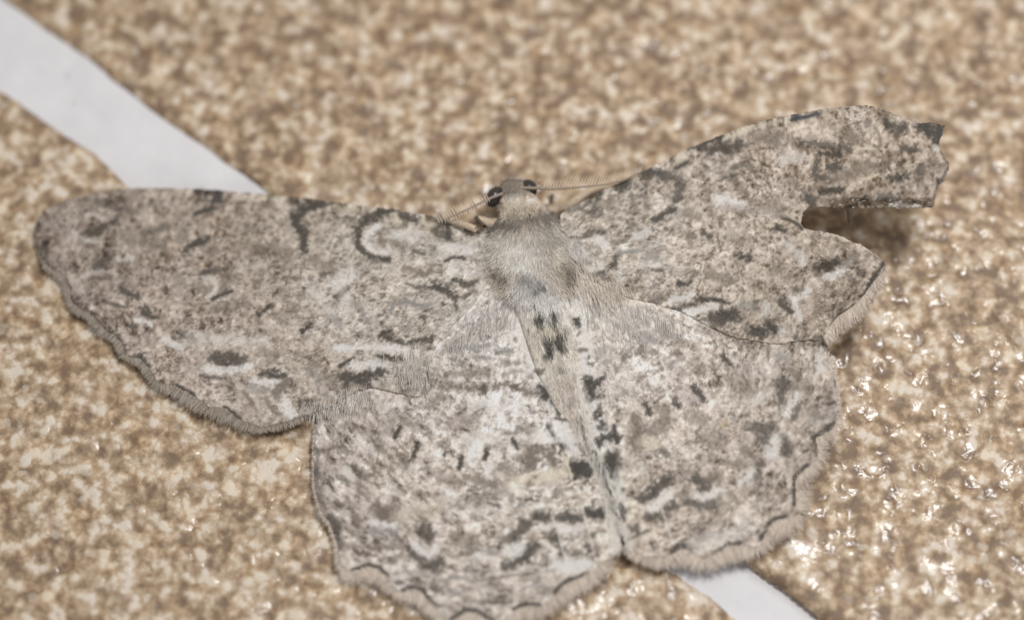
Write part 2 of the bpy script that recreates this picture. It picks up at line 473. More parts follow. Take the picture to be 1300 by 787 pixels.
ST_LH = """
F .85 9 718,506 740,550 757,584 768,618 778,655 786,696
B .55 9 545,470 545,485 537,500
B .75 9 560,490 590,492 615,493
B .75 8 620,491 640,489 655,491 680,498
D .7 9 612,494
D .5 10 655,490
B .55 9 568,475 590,475 620,472
G .8 5 616,427 628,430
G .8 5 605,440 625,437
G .8 5 592,438 606,446
G .7 5 600,452 625,455
G .7 5 575,455 592,462
G .7 5 570,445 585,442
G .7 6 636,445 650,446
G .6 6 640,462 658,460
G .6 5 640,475 660,470
M .6 17 575,536 605,530
D .5 3 607,521 616,518
W .7 13 600,512 640,516
W .6 15 590,556 700,552
D .95 7 502,553 508,542
D 1 7 527,577 529,563
D 1 6 583,595 586,580
D 1 6 617,573 617,582
D .9 5 651,557 657,569
B .6 5 640,550 655,550
B .85 17 672,572 673,588
B .8 15 697,573 704,587
B .6 8 683,567 693,568
B .6 15 640,590 652,600
B .65 16 595,606 622,612
B .5 10 600,622 610,628
W .8 8 622,590 620,604
C .7 14 650,610 720,600
K 1 6 712,561 715,577
K .95 10 715,563 730,566 743,573
K 1 18 728,593 745,596
K .8 10 730,602
C .9 3 714,575 726,606
B .8 5 671,613
D .9 4 674,633
G .8 5 685,625
G .8 5 693,632
G .8 5 705,627
G .7 6 648,638
G .7 6 660,641
D .6 3 722,607
D .7 5 742,612
D .7 4 738,619
D .7 4 753,618
D .7 5 753,638
D .7 5 697,540 703,552
B .5 6 657,541 672,549
B .6 7 425,568 440,572
D .6 7 450,590 455,600
D .5 6 455,605 470,603
D .5 6 432,605 442,612
D .55 7 402,600 410,612
B .6 10 480,558 486,570
B .4 10 470,590 480,596
B .6 10 510,580 515,590
B .6 6 455,622 468,635
B .8 18 480,643 486,652
W .7 9 438,593 448,608
W .6 8 455,558 475,572
W .4 12 495,615 505,625
W .6 8 525,590
B .8 14 485,650 495,655
W .9 7 473,660 482,665 500,667
G .7 9 475,672 500,675
D .75 20 538,674 543,680
W 1 8 525,690 535,700 543,704 555,695
D .75 9 520,698 530,709 545,718 560,712
B .6 7 495,710 510,703
D 1 4.5 447,723 458,719 470,716 482,720 492,730
D 1 4.5 511,748 525,744 538,750 546,760 552,766
D .7 8 418,655 428,670 430,690
D .5 7 403,570 401,600 404,625 412,645
B .7 10 635,682 655,684
D .75 15 655,680 668,665
W 1 12 640,697 650,703 662,694
D .75 11 668,705 680,690
D .75 11 642,718 668,710
G .8 13 625,700
W .8 10 605,705
G .7 10 598,722
K .8 15 683,656 705,656 733,656
K .9 13 746,652 763,653
W .8 11 685,668 735,672
D .8 11 702,680 706,686
D .7 5 712,695 714,712
D .5 5 690,675
D .75 7 753,679
D .7 6 742,690 746,694
D .5 6 730,703 736,704
D .5 8 745,707
B .5 4 750,694 760,694
W .9 18 705,716 742,716
D 1 5 704,752 715,740 726,734
D .9 2.5 726,734 745,727
D .9 4.5 652,772 662,767 685,766
B .6 7 622,742 634,742
D .6 8 633,758 648,762
B .6 7 612,763 628,763
B .5 3 600,738 650,730 680,727
G .6 4 660,750 668,745 680,741 692,744
D 1 5 573,784 590,774 605,774 625,787
W .8 1.6 700,650 712,690 722,720
W .7 1.6 738,640 752,690 756,710
W .6 4 625,370 625,470 622,500
D .6 6 654,405
D .6 6 677,435
G .6 10 635,412 650,412
D .5 6 620,384
D .7 4 621,427
G .7 5 638,445 648,446
D .6 6 678,452
D .6 8 686,468
W .9 17 648,390 665,430 685,478 706,528 728,572
D .7 8 684,471 692,465
D .7 6 702,487
K .95 15 688,495 702,504 713,520
D .7 4 705,531 720,533
B .5 6 448,650 456,668
B .5 6 440,672 446,676
B .4 16 560,600 580,610
B .4 18 640,620 600,640
B .35 14 500,530 530,540
B .5 12 560,505 545,515
W .35 16 560,640 620,650
B .4 16 600,690 580,680
B .4 14 440,540 470,548
D .5 3 640,575 640,582
C .4 18 505,655 560,640
G .5 6 520,725 540,728
G .5 5 560,735 590,732
G .5 5 560,750 590,752
B .5 6 470,695 500,692
"""  # brown stroke by the left forewing's hind edge paints its cast shadow
ST_RH = """
L .6 8 733,480 741,525 754,560 768,592 780,625 788,660 800,690
W .9 16 735,385 742,440 750,500 764,550 780,600 788,650
K .9 11 733,409
D .5 3 737,421 734,426
D .6 4 735,444 745,445
D .6 6 747,455
D .6 6 751,463
D .5 6 742,478
K .95 15 747,486 753,504
K .95 9 755,490 763,481
D .9 11 761,522
D .8 7 756,530
D .9 11 764,540
K .95 5 780,541 783,561
K .9 10 760,563 770,555 782,555
K .95 21 777,581 774,598
D .8 5 775,607
D .7 5 780,618
D .7 5 791,621
D .5 4 797,629 803,629
D .8 9 787,640 793,648 790,655
D .75 11 806,672
D .6 4 800,684 815,676 826,672
D .5 3 825,688 830,697
D .85 14 828,622 850,608
D .8 10 815,632 833,627
W 1 10 838,632 852,626
W 1 10 825,645 835,640
D .7 8 822,655 840,658
D .75 9 845,647 858,640
B .6 5 858,642 872,640
B .6 8 860,628 872,625
D .8 16 884,607 893,617
B .7 10 898,612 905,604
W .95 9 878,630 895,635 910,622
D .65 10 874,637 890,643 912,638
D 1 6 853,699 865,692 877,696
W .7 2 815,585 823,605
W .7 2 840,645 855,690
D 1 4.5 910,699 922,690 942,688
D 1 4.5 966,684 975,665 985,657 997,655
D .95 4.5 1008,640 1008,605 1025,590
D .95 6 1033,555 1045,547 1058,538
D .7 4 1035,555 1036,578
W .8 10 940,612 955,600
D .6 8 962,590 965,615
D .5 6 955,625
B .7 4 985,640
B .7 4 990,646
B .7 4 970,645
B .7 4 948,675
B .7 4 955,665
G .7 10 895,680
B .7 4 922,660 916,672
B .5 10 925,590 945,590
W .9 9 1012,500 1008,515 996,525
D .65 13 995,485 993,510
D .55 10 1015,515 1008,530
D .65 15 955,542 978,545
D .6 13 965,555 972,560
W .9 11 988,556 976,578
D .6 10 996,558 1000,575
B .6 10 945,570 955,580
D .7 5 942,528
O .55 10 918,538
B .6 5 1047,490 1055,510
D .95 6.5 918,451 927,462
D .4 2 906,432 912,440
B .7 4 975,447 976,456
G .7 12 988,452 996,457
W .6 8 1040,450 1042,470
D .95 7 819,511 825,524
D .95 7 857,507 861,515
D .9 7 880,492 894,506
D .5 3 851,503
D .5 3 850,493
B .7 7 785,524
B .4 5 790,502 796,498
B .8 18 808,533 806,558
B .6 14 800,565 806,570
B .7 8 820,545 832,552
B .6 17 843,520 843,540
B .5 20 880,525 892,535
C .7 14 815,562 830,562
D .55 7 838,570 848,578
B .5 6 813,569
B .5 4 875,560 895,560
M .5 14 860,500 880,505
D .55 12 792,453 800,450
B .6 5 780,462 782,472
G .5 6 760,465 770,460
G .6 16 812,430 830,432
D .5 6 813,440 811,446
G .6 14 840,414 856,430
B .6 7 820,445 832,446
B .6 6 852,450 862,448
G .6 6 850,465 862,456
B .6 9 835,470
B .6 12 882,468 890,474
E .4 7 755,418
G .5 10 765,442 760,447
W .5 14 800,395 830,410
C .4 14 780,375 810,385
B .4 16 930,480 950,500
B .4 16 900,555 915,565
B .4 16 1010,470 1020,490
B .4 12 870,590 860,600
W .5 12 960,510 975,500
B .5 9 925,627 935,636
C .4 9 915,640 922,632
B .5 6 880,670 900,660
W .4 18 880,695 950,670
B .4 14 1030,520 1040,530
"""
ST_RF = """
D .55 14 724,262 745,252 758,247
D .55 10 742,266 762,270
D .95 15 785,236 795,233
C .8 13 806,223
D 1 14 821,216 834,222
D .75 12 842,224 860,227 864,240 861,252
D .85 8 831,279 845,271 855,264
D .85 5 857,214 873,207
D .9 3 873,191 918,173
D .8 13 900,190 936,185
C .8 7 925,174 955,162
C .6 9 858,204 868,198
C .5 7 960,160 1000,152
D .8 10 927,224
D .5 7 930,214 944,210 953,216
B .5 12 935,235 945,245
W .9 12 912,253 941,258
D .75 7 892,296 901,301
D .9 8 942,324 955,329
D .9 7 984,289 997,294
C .8 5 974,286 982,287
D .85 4 992,277 1008,282 1018,290
B .6 10 805,288 815,294
D .7 6 742,300 750,294 765,295
D .7 2.5 722,301 736,302
B .7 6 780,308 795,306
D .8 8 783,328 776,340
D .75 6 755,350 768,345
D .5 6 730,333 748,333
G .9 5 785,322 800,320 815,318 822,310
G .6 10 820,325 832,330
D .65 4 828,342 840,344
D .5 4 852,345
D .85 6 860,360 875,360
W .8 20 728,318 738,324
W .8 14 758,305 766,310
W .7 8 745,340 760,338
W .7 11 805,302 823,291
W .8 12 813,338
W .6 10 785,345 790,352
B .6 5 800,250 808,266
B .6 5 775,250 772,266
B .5 6 820,250 818,262
D .4 5 756,258 752,270
B .85 8 818,385 832,381 847,376
W .9 9 852,384 880,374
D .8 7 850,395 868,392
D .95 6 888,379 905,380 925,384
D .6 6 874,389 884,384
W 1 8 868,398 888,393 905,390
D .85 20 905,405 925,400
D .65 10 930,395 938,404
D .95 12 955,421 968,424
D .9 15 976,412 983,420
W .8 9 993,422
W .6 7 972,386 974,400
W 1 7 1003,380 1015,377 1026,368
D .85 11 992,384 1005,395
W .8 6 1010,385 1015,405
D .95 14 1040,340 1061,334
W .95 8 1048,350 1068,345 1080,334
B .6 10 1075,335 1085,325
D .5 5 1090,340 1095,350
D .85 5 1122,335 1108,355 1096,375
B .7 8 1005,365 1018,370
D .5 6 1080,350 1085,360
D .8 4 1085,387 1065,401 1055,413
D .6 6 1030,430 1045,428
D .5 6 1010,428
S .9 5 1005,152 1020,149 1038,145
S .8 8 1012,147
K 1 13 1168,160 1194,162
K 1 15 1180,168 1191,172
K 1 9 1189,178 1192,181
W .7 7 1190,188
D .7 13 1128,159 1146,163
B .6 8 1100,155
D .9 6 1040,196 1067,197
D .6 7 1020,180 1050,185 1080,190
C .7 3 1085,187 1120,190
D .8 8 1148,191 1163,188
D .8 8 1053,213 1070,215
D .7 8 1037,205 1035,218 1037,226 1050,229
D .95 7 1042,244 1070,241
D .8 13 1024,247 1032,257
D .85 8 1130,226 1150,225
D .7 13 1167,220 1171,214
B .5 15 1180,215 1198,212
B .6 5 1104,234 1099,245
C .7 4 1096,228 1115,222
D .55 13 1120,250 1138,255
W .9 4 1130,260 1168,262
D .6 3 1196,195 1205,210 1190,238
B .6 14 960,175 985,178
B .5 14 1055,225 1085,222
B .5 14 1075,170 1090,178
B .5 12 1090,210 1110,212
B .4 16 960,260 985,262
B .4 16 930,300 950,305
B .4 18 985,340 1000,350
B .5 14 900,345 925,355
W .5 14 1000,310 1020,330
W .5 10 990,205 1025,200
M .5 10 920,262 990,272
B .6 10 865,295 880,300
B .5 12 870,270 885,275
B .6 3 1110,160 1118,175 1116,190
B .6 3 1090,158 1096,172 1094,186
B .6 3 1130,195 1127,210 1120,222
D .5 8 1085,250 1100,256
G .5 10 940,385 955,390
B .5 10 1040,395 1055,388
B .5 8 1060,375 1075,370
D .5 6 905,190 930,196
B .4 12 1000,225 1010,240
"""
ST_BODY = """
D .6 3 638,231 650,228 668,230
W .6 14 650,248 656,238
W .9 5 629,266 634,264
W .9 5 672,254 677,253
B .8 20 636,240 660,236
D .6 13 620,288 660,281 700,275 716,275
G .2 14 690,302 706,300
C .5 18 645,265 668,263
B .7 12 632,345 640,350
C .6 14 706,330 712,345
B .6 16 716,340 722,352
C .5 12 628,362 636,368
G .8 12 665,350 685,358
S .8 5 680,365
S .8 4 688,361
W .7 22 675,382 700,380
D .75 6 677,389
D .6 4 700,384
K .9 9 684,402 688,413
K .9 10 701,399 704,411
C .7 12 690,420 706,420
K .9 10 693,430 697,447
K .9 11 707,427 712,441
E .5 8 688,470
E .5 8 712,468
M .4 16 718,490 724,510
"""
def parse(s):
    out = []
    for l in s.strip().splitlines():
        f = l.split(); out.append((f[0], float(f[1]), float(f[2]), [tuple(map(float, q.split(','))) for q in f[3:]]))
    return out

def rbf(x, y, ctrl, sig, pw=None):
    c = np.array(ctrl, float); num = 0; den = 1e-12
    for r in c:
        w = np.exp(-((x-r[0])**2+(y-r[1])**2)/(2*sig*sig))+1e-9/(1+((x-r[0])**2+(y-r[1])**2)/1e4)
        num = num+w[..., None]*r[2:]; den = den+w
    return num/den[..., None]

CX, CY = 682.0, 335.0
AXC = None        # a point on the axis of the wing being coloured
def spots(u, v, seed, prob, r0, r1):
    """scattered roundish spots on a jittered lattice (0..1)"""
    iu = np.floor(u).astype(np.int64); iv = np.floor(v).astype(np.int64); out = np.zeros(u.shape)
    def h(a, b, k):
        n = (a*374761393+b*668265263+(seed+k)*982451653) & 0xffffffff
        n = ((n ^ (n >> 13))*1274126177) & 0xffffffff; n = ((n ^ (n >> 16))*2246822519) & 0xffffffff
        return ((n ^ (n >> 15)) & 0xffffff)/float(0xffffff)
    for du in (-1, 0, 1):
        for dv in (-1, 0, 1):
            a = iu+du; b = iv+dv
            cx = a+0.1+0.8*h(a, b, 1); cy = b+0.1+0.8*h(a, b, 2); R = r0+(r1-r0)*h(a, b, 3)
            on = h(a, b, 4) < prob
            d = np.hypot(u-cx, v-cy)
            out = np.maximum(out, on*(1-sstep(R*0.45, R*1.15, d))*(0.5+0.5*h(a, b, 5)))
    return out
LE_LF = [(606, 290), (560, 277), (485, 264), (400, 253), (300, 244), (240, 240)]
LE_RF = [(716, 270), (760, 245), (830, 211), (870, 191), (920, 170), (1000, 147)]
WARM = np.array([0.5, -4.0, -7.0])
def paint(x, y, strokes, base, sig=70, contrast=1.0, elong=2.4, rad=0.0, lead=None):
    """pigment (sRGB 0..255) of wing scales at photo points"""
    r = np.hypot(x-CX, y-CY); th0 = math.atan2(AXC[1]-CY, AXC[0]-CX) if AXC else 0.0
    th = (np.arctan2(y-CY, x-CX)-th0+np.pi) % (2*np.pi)-np.pi
    # ragged warp
    wx = (fbm(x/7, y/7, 5, 2)-0.5)*9; wy = (fbm(x/7, y/7, 9, 2)-0.5)*9
    wx2 = (vnoise(x/2.6, y/2.6, 15)-0.5)*4; wy2 = (vnoise(x/2.6, y/2.6, 19)-0.5)*4
    X = x+wx+wx2; Y = y+wy+wy2
    col = rbf(x, y, base, sig)
    rr = r+wx*0.6; tt = th*(220+0.55*r)
    k = elong
    big = fbm(rr/22, tt/(22*1.5), 41, 2)-0.5
    med = fbm(rr/7, tt/(7*k), 51, 2)-0.5
    iso = fbm(x/5.2, y/5.2, 61, 2)-0.5
    fin = vnoise(rr/2.4, tt/(2.4*k), 71)-0.5
    fm = fbm(rr/3.6, tt/(3.6*k), 57, 2)-0.5
    v = contrast*(big*30+med*40+fm*46+iso*34+fin*14)
    # peppering of dark scales
    pep = sstep(0.56, 0.74, fbm(rr/3.0, tt/(3.0*k), 81, 2))*sstep(0.36, 0.62, fbm(x/24, y/24, 87, 2))
    v = v-contrast*46*pep
    sw = (vnoise(x/3, y/3, 151)-0.5)*3.0
    den = 0.12+0.62*sstep(0.38, 0.66, fbm(x/28, y/28, 153, 2))
    sp1 = spots((rr+sw)/(7.2-0.7*k), (tt+sw)/(6.5*(0.4+0.6*k)), 161, den, 0.22, 0.46)
    sp2 = spots((rr+sw)/(12.6-1.1*k), (tt-sw)/(12.0*(0.5+0.5*k)), 171, den*0.75, 0.16, 0.42)
    v = v-contrast*(34*sp1+40*sp2)+contrast*4
    lite = sstep(0.60, 0.80, fbm(x/8, y/8, 91, 2))
    v = v+contrast*11*lite
    wl = np.abs(fbm(rr/15, tt/(15*1.7), 111, 2)-0.5)
    v = v-contrast*30*(1-sstep(0.008, 0.05, wl))*sstep(0.42, 0.6, fbm(x/30, y/30, 113, 2))
    dk = sstep(0.56, 0.70, fbm(rr/10, tt/(10*1.5), 117, 2))
    v = v-contrast*24*dk+contrast*9
    if rad:
        near = 1-sstep(90, 260, r); v = v*(1-0.3*near)+12*near*rad+12*(1-sstep(240, 420, r))
        v = v-22*near*sstep(0.62, 0.74, fbm(rr/4.2, tt/(4.2*2.2), 141, 2))
        rs = fbm(th*26+2.0, r/240, 121, 2)
        v = v+rad*(sstep(0.50, 0.72, rs)*30-8)*(1-sstep(190, 330, r))
    if lead is not None:
        dl = segdist(x, y, lead); q = vnoise(x/8.0, y*0+3, 127)+0.35*(vnoise(x/3.2, y/3.2, 129)-0.5)
        m_ = (1-sstep(5, 13, dl)); v = v-m_*68*sstep(0.50, 0.66, q)+m_*10*(1-sstep(0.40, 0.55, q))
    if lead is not None: v = v-7*sstep(180, 420, r); col = col+np.array([2.0, 0, -3.0])
    hue = (fbm(x/26, y/26, 97, 2)-0.5)
    g_ = col.mean(-1, keepdims=True); col = g_+(col-g_)*0.86+WARM
    col = col+v[..., None]*np.array([1.0, 1.0, 0.99])+hue[..., None]*np.array([3, 0, -4])
    speck = 0.78+0.5*(vnoise(X/2.3, Y/2.3, 33)-0.2)
    for tone, s, w, pts in strokes:
        p = np.array(pts); m = (x > p[:, 0].min()-w-14) & (x < p[:, 0].max()+w+14) & (y > p[:, 1].min()-w-14) & (y < p[:, 1].max()+w+14)
        if not m.any(): continue
        thin = w < 5.5
        xx = np.where(m, 0, 0)
        fac = 0.25 if thin else (0.4 if w < 8 else 0.8)
        xs = x[m]+(wx[m]+wx2[m])*fac; ys = y[m]+(wy[m]+wy2[m])*fac
        d = segdist(xs, ys, pts)
        hw = w*0.5*(1.0 if thin else 1.12)
        brk = (vnoise(x[m]/2.1, y[m]/2.1, 101)-0.5)*min(w, 9)*0.55+(vnoise(x[m]/5.0, y[m]/5.0, 103)-0.5)*min(w, 12)*0.4
        ends = 1.0
        a = min(1.0, s*1.1)*(1-sstep(hw*0.3-0.3, hw*1.35+1.3, d+brk*(0.35 if thin else 1)))
        if not thin: a = a*np.clip(speck[m]+0.12, 0.6, 1.0)
        else: a = a*np.clip(speck[m]+0.2, 0.6, 1.0)
        c = np.array(TONES[tone], float)
        col[m] = col[m]*(1-a[:, None])+c*a[:, None]
    return np.clip(col, 46, 214)

def pigment(c): return np.clip(lin(c)/KE, 0.01, 0.86)

# ---- outlines (photo pixels)
LF = [(628, 300), (612, 291), (590, 283), (560, 277), (530, 271), (485, 264), (440, 259), (400, 253), (350, 248), (300, 244), (270, 241), (220, 239), (165, 239), (120, 245), (80, 255), (56, 267), (46, 285), (45, 303), (51, 322), (62, 338), (80, 349), (90, 366), (90, 380), (100, 391), (113, 396), (123, 406), (133, 418), (146, 425), (155, 437), (161, 451), (177, 455), (189, 466), (200, 484), (225, 490), (247, 503), (266, 516), (286, 518), (306, 533), (330, 541), (360, 536), (384, 527), (395, 524), (420, 515), (440, 503), (470, 492), (500, 498), (530, 503), (538, 490), (545, 460), (556, 434), (576, 412), (601, 386), (622, 352), (632, 325)]
LH = [(640, 350), (605, 368), (570, 395), (535, 425), (500, 445), (460, 462), (425, 480), (408, 510), (404, 545), (401, 570), (401, 595), (403, 620), (410, 645), (422, 664), (430, 690), (434, 714), (447, 724), (458, 720), (470, 717), (482, 721), (493, 731), (504, 745), (512, 749), (525, 745), (538, 751), (546, 761), (553, 768), (564, 782), (574, 785), (590, 775), (606, 775), (626, 788), (640, 785), (653, 773), (664, 768), (686, 766), (704, 752), (716, 740), (745, 727), (762, 712), (786, 698), (780, 655), (769, 612), (755, 578), (738, 545), (718, 506), (696, 466), (676, 422), (658, 385)]
RH = [(718, 340), (765, 340), (810, 355), (860, 372), (905, 388), (950, 402), (1000, 408), (1040, 418), (1050, 445), (1054, 465), (1060, 490), (1062, 518), (1058, 539), (1045, 548), (1034, 556), (1037, 577), (1025, 591), (1009, 606), (1009, 639), (1012, 650), (998, 656), (984, 659), (975, 667), (967, 684), (960, 692), (943, 689), (923, 691), (910, 700), (894, 706), (878, 697), (865, 693), (853, 700), (840, 704), (822, 704), (806, 697), (796, 688), (787, 655), (778, 618), (767, 588), (752, 558), (740, 528), (735, 490), (730, 450), (725, 410), (724, 380)]
RF = [(712, 272), (736, 257), (760, 245), (800, 226), (830, 211), (870, 191), (920, 170), (960, 156), (1000, 147), (1050, 138), (1090, 134), (1112, 136), (1140, 147), (1164, 157), (1180, 156), (1199, 159), (1196, 172), (1192, 183), (1197, 196), (1205, 208), (1203, 222), (1191, 236), (1188, 250), (1183, 263), (1150, 264), (1110, 264), (1078, 264), (1050, 263), (1028, 263), (1018, 272), (1017, 284), (1025, 292), (1045, 294), (1064, 299), (1085, 308), (1105, 318), (1121, 331), (1124, 341), (1110, 358), (1096, 377), (1084, 389), (1064, 403), (1053, 416), (1045, 431), (1020, 432), (990, 436), (960, 433), (925, 426), (892, 410), (866, 396), (835, 386), (800, 378), (770, 366), (745, 348), (722, 322), (712, 296)]

Z_LF = [(620, 300, 62), (620, 350, 60), (560, 280, 46), (560, 400, 46), (540, 470, 34), (450, 270, 30), (450, 380, 32), (440, 490, 26), (300, 260, 20), (300, 400, 18), (350, 520, 15), (160, 260, 13), (160, 380, 11), (220, 480, 11), (60, 300, 10)]
Z_LH = [(650, 385, 52), (590, 400, 45), (560, 450, 31), (470, 480, 15), (690, 470, 50), (715, 510, 44), (620, 500, 30), (520, 560, 16), (420, 560, 11), (730, 560, 30), (755, 560, 22), (775, 640, 14), (650, 600, 24), (530, 660, 14), (430, 680, 10), (770, 680, 24), (700, 700, 18), (600, 740, 12), (520, 740, 10), (640, 780, 11)]
Z_RH = [(730, 370, 52), (800, 375, 40), (900, 405, 40), (1000, 420, 52), (1050, 440, 60), (740, 470, 49), (745, 520, 43), (830, 480, 38), (950, 500, 42), (1050, 520, 50), (760, 570, 36), (850, 590, 28), (960, 600, 26), (1030, 580, 32), (795, 680, 20), (870, 690, 14), (960, 670, 14)]
Z_RF = [(715, 280, 62), (730, 320, 62), (790, 240, 66), (790, 340, 58), (860, 200, 74), (860, 300, 62), (860, 390, 47), (950, 170, 94), (950, 300, 76), (950, 420, 50), (1040, 150, 126), (1030, 240, 120), (1030, 330, 84), (1040, 425, 66), (1110, 150, 150), (1110, 250, 146), (1120, 335, 92), (1190, 170, 160), (1190, 240, 152)]

B_LF = [(60, 290, 136, 128, 122), (90, 270, 140, 133, 126), (100, 330, 132, 125, 120), (120, 380, 140, 133, 127), (160, 300, 142, 134, 127), (170, 430, 162, 152, 145), (220, 260, 162, 151, 138), (230, 330, 160, 151, 142), (230, 400, 172, 162, 154), (200, 470, 168, 158, 151), (300, 270, 164, 158, 149), (310, 340, 160, 151, 142), (300, 420, 172, 164, 154), (320, 520, 170, 163, 156), (380, 290, 160, 154, 146), (400, 370, 168, 162, 155), (380, 440, 168, 160, 151), (400, 500, 158, 150, 141), (450, 280, 158, 152, 140), (460, 350, 176, 173, 168), (470, 410, 172, 168, 162), (470, 470, 166, 163, 158), (520, 280, 154, 149, 136), (520, 330, 166, 163, 157), (530, 400, 180, 177, 172), (520, 470, 158, 156, 150), (590, 300, 150, 146, 136), (590, 330, 182, 181, 178), (590, 380, 184, 180, 174)]
B_LH = [(620, 400, 180, 176, 170), (560, 450, 172, 166, 160), (500, 480, 160, 156, 150), (430, 520, 152, 147, 141), (600, 500, 178, 174, 169), (660, 480, 182, 179, 174), (500, 550, 166, 158, 149), (430, 580, 158, 150, 142), (580, 550, 180, 174, 170), (660, 550, 188, 185, 180), (720, 560, 190, 188, 182), (450, 630, 160, 152, 144), (530, 610, 170, 161, 150), (600, 620, 172, 162, 149), (680, 620, 184, 177, 166), (740, 640, 184, 178, 166), (460, 690, 163, 157, 151), (540, 670, 170, 161, 154), (620, 670, 180, 171, 162), (700, 690, 178, 170, 159), (750, 700, 178, 170, 159), (500, 740, 166, 160, 152), (600, 750, 168, 161, 153), (680, 740, 174, 168, 160)]
B_RH = [(740, 400, 178, 175, 168), (800, 390, 176, 168, 158), (880, 420, 170, 165, 158), (960, 440, 158, 151, 142), (1030, 460, 152, 145, 136), (760, 470, 182, 178, 172), (830, 460, 172, 166, 160), (900, 480, 166, 157, 147), (970, 510, 160, 152, 142), (1040, 520, 154, 147, 138), (780, 530, 188, 184, 178), (850, 550, 172, 162, 154), (920, 560, 166, 156, 145), (1000, 570, 152, 144, 134), (800, 600, 182, 174, 160), (870, 600, 174, 166, 158), (940, 610, 164, 155, 145), (1000, 620, 160, 152, 142), (810, 670, 178, 168, 152), (880, 670, 172, 163, 152), (950, 660, 172, 163, 152)]
B_RF = [(730, 265, 140, 132, 118), (740, 310, 176, 174, 169), (780, 260, 152, 147, 138), (790, 320, 176, 174, 169), (800, 370, 178, 172, 163), (850, 220, 150, 145, 138), (860, 270, 164, 158, 152), (860, 340, 170, 165, 159), (920, 200, 158, 151, 143), (930, 260, 166, 158, 150), (930, 330, 176, 168, 157), (930, 400, 158, 152, 143), (1000, 160, 174, 166, 156), (1000, 210, 160, 152, 144), (1000, 290, 178, 170, 158), (1010, 370, 164, 157, 148), (1000, 420, 160, 154, 146), (1070, 160, 168, 160, 150), (1070, 220, 152, 143, 131), (1070, 320, 170, 162, 152), (1080, 370, 158, 151, 142), (1130, 160, 166, 158, 148), (1130, 230, 150, 142, 131), (1170, 200, 148, 140, 131), (1190, 230, 144, 134, 124), (1110, 330, 158, 150, 141)]

# ------------------------------------------------------------------ the moth
moth = bpy.data.objects.new('moth', None); C.objects.link(moth)
moth.location = Vector(P(682, 340, 0)*U); moth.empty_display_size = 0.01
moth['label'] = 'grey mottled moth with scalloped wings spread flat on the tiled floor'
moth['category'] = 'moth'

SEAM_L = [(622, 352), (601, 386), (576, 412), (556, 434), (545, 460), (535, 498), (500, 498), (470, 492), (430, 510)]
SEAM_R = [(745, 348), (770, 366), (800, 378), (835, 386), (866, 396), (892, 410), (925, 426), (960, 433), (1000, 436), (1035, 432)]
def zat(x, y, zc):
    return rbf(x, y, zc, 60)[..., 0]
def pleat(x, y, amp=0.8):
    r = np.hypot(x-CX, y-CY); th = np.arctan2(y-CY, x-CX)
    return amp*np.sin(th*34+np.sin(r/90))*sstep(40, 200, r)+(fbm(x/34, y/34, 131, 2)-0.5)*5*sstep(30, 160, r)
def wing(name, outline, zc, base, strokes, label, contrast=1.0, step=1.45, elong=2.4, grow=0.0, rad=0.0, lead=None, seam=None, under=None):
    poly = catmull(outline, 1.5)
    if grow:
        t_ = np.roll(poly, -3, 0)-np.roll(poly, 3, 0); t_ /= np.linalg.norm(t_, axis=1)[:, None]
        ar = 0.5*np.sum(poly[:, 0]*np.roll(poly[:, 1], -1)-np.roll(poly[:, 0], -1)*poly[:, 1])
        poly = poly+np.stack([t_[:, 1], -t_[:, 0]], 1)*grow*np.sign(ar)
    # tiny raggedness of the scale edge
    s = np.arange(len(poly)); poly = poly+np.stack([(vnoise(s/2.2, s*0.0, 7)-.5)*1.6, (vnoise(s/2.2, s*0.0, 8)-.5)*1.6], 1)
    xy, q, rim = grid_in(poly, step)
    x, y = xy[:, 0], xy[:, 1]
    z = zat(x, y, zc)+pleat(x, y)
    if seam is not None:                     # the hind edge rests on the hindwing
        ws = np.exp(-(segdist(x, y, seam)/30)**2); z = z*(1-ws)+(zat(x, y, under)+pleat(x, y)+2.0)*ws
    if name == 'forewing' and outline is RF:
        for pts in ([(1020, 182), (1080, 189), (1160, 190)], [(1040, 232), (1110, 205), (1150, 200)], [(1120, 140), (1150, 185), (1150, 250)]):
            d = segdist(x, y, pts); z = z+5*np.exp(-(d/7)**2)
        # lower edge of the lifted tip folds under
        z = z-16*sstep(250, 266, y)*sstep(1035, 1060, x)
    co = P(x, y, z)
    global AXC; AXC = tuple(np.array(outline, float).mean(0))
    col = pigment(paint(x, y, parse(strokes), base, contrast=contrast, elong=elong, rad=rad, lead=lead))
    o = raw_mesh(name, co, q[:, ::-1], M_WING, moth, col)
    o['label'] = label
    sm = o.modifiers.new('thickness', 'SOLIDIFY'); sm.thickness = 1.6*U; sm.offset = -1
    return o
w_lf = wing('forewing', LF, Z_LF, B_LF, ST_LF, 'left forewing lying flat with its rounded tip over the grout', elong=1.05, contrast=1.05, lead=LE_LF, seam=SEAM_L, under=Z_LH)
w_lh = wing('hindwing', LH, Z_LH, B_LH, ST_LH, 'left hindwing with dark crescents along its scalloped edge', grow=2.2, contrast=1.38, elong=3.4, rad=1.0)
w_rf = wing('forewing', RF, Z_RF, B_RF, ST_RF, 'right forewing raised and torn with a black tip', elong=1.5, contrast=1.1, lead=LE_RF, seam=SEAM_R, under=Z_RH)
w_rh = wing('hindwing', RH, Z_RH, B_RH, ST_RH, 'right hindwing with dark crescents and pale fringe', elong=1.9, grow=2.2, contrast=1.1, rad=1.0)

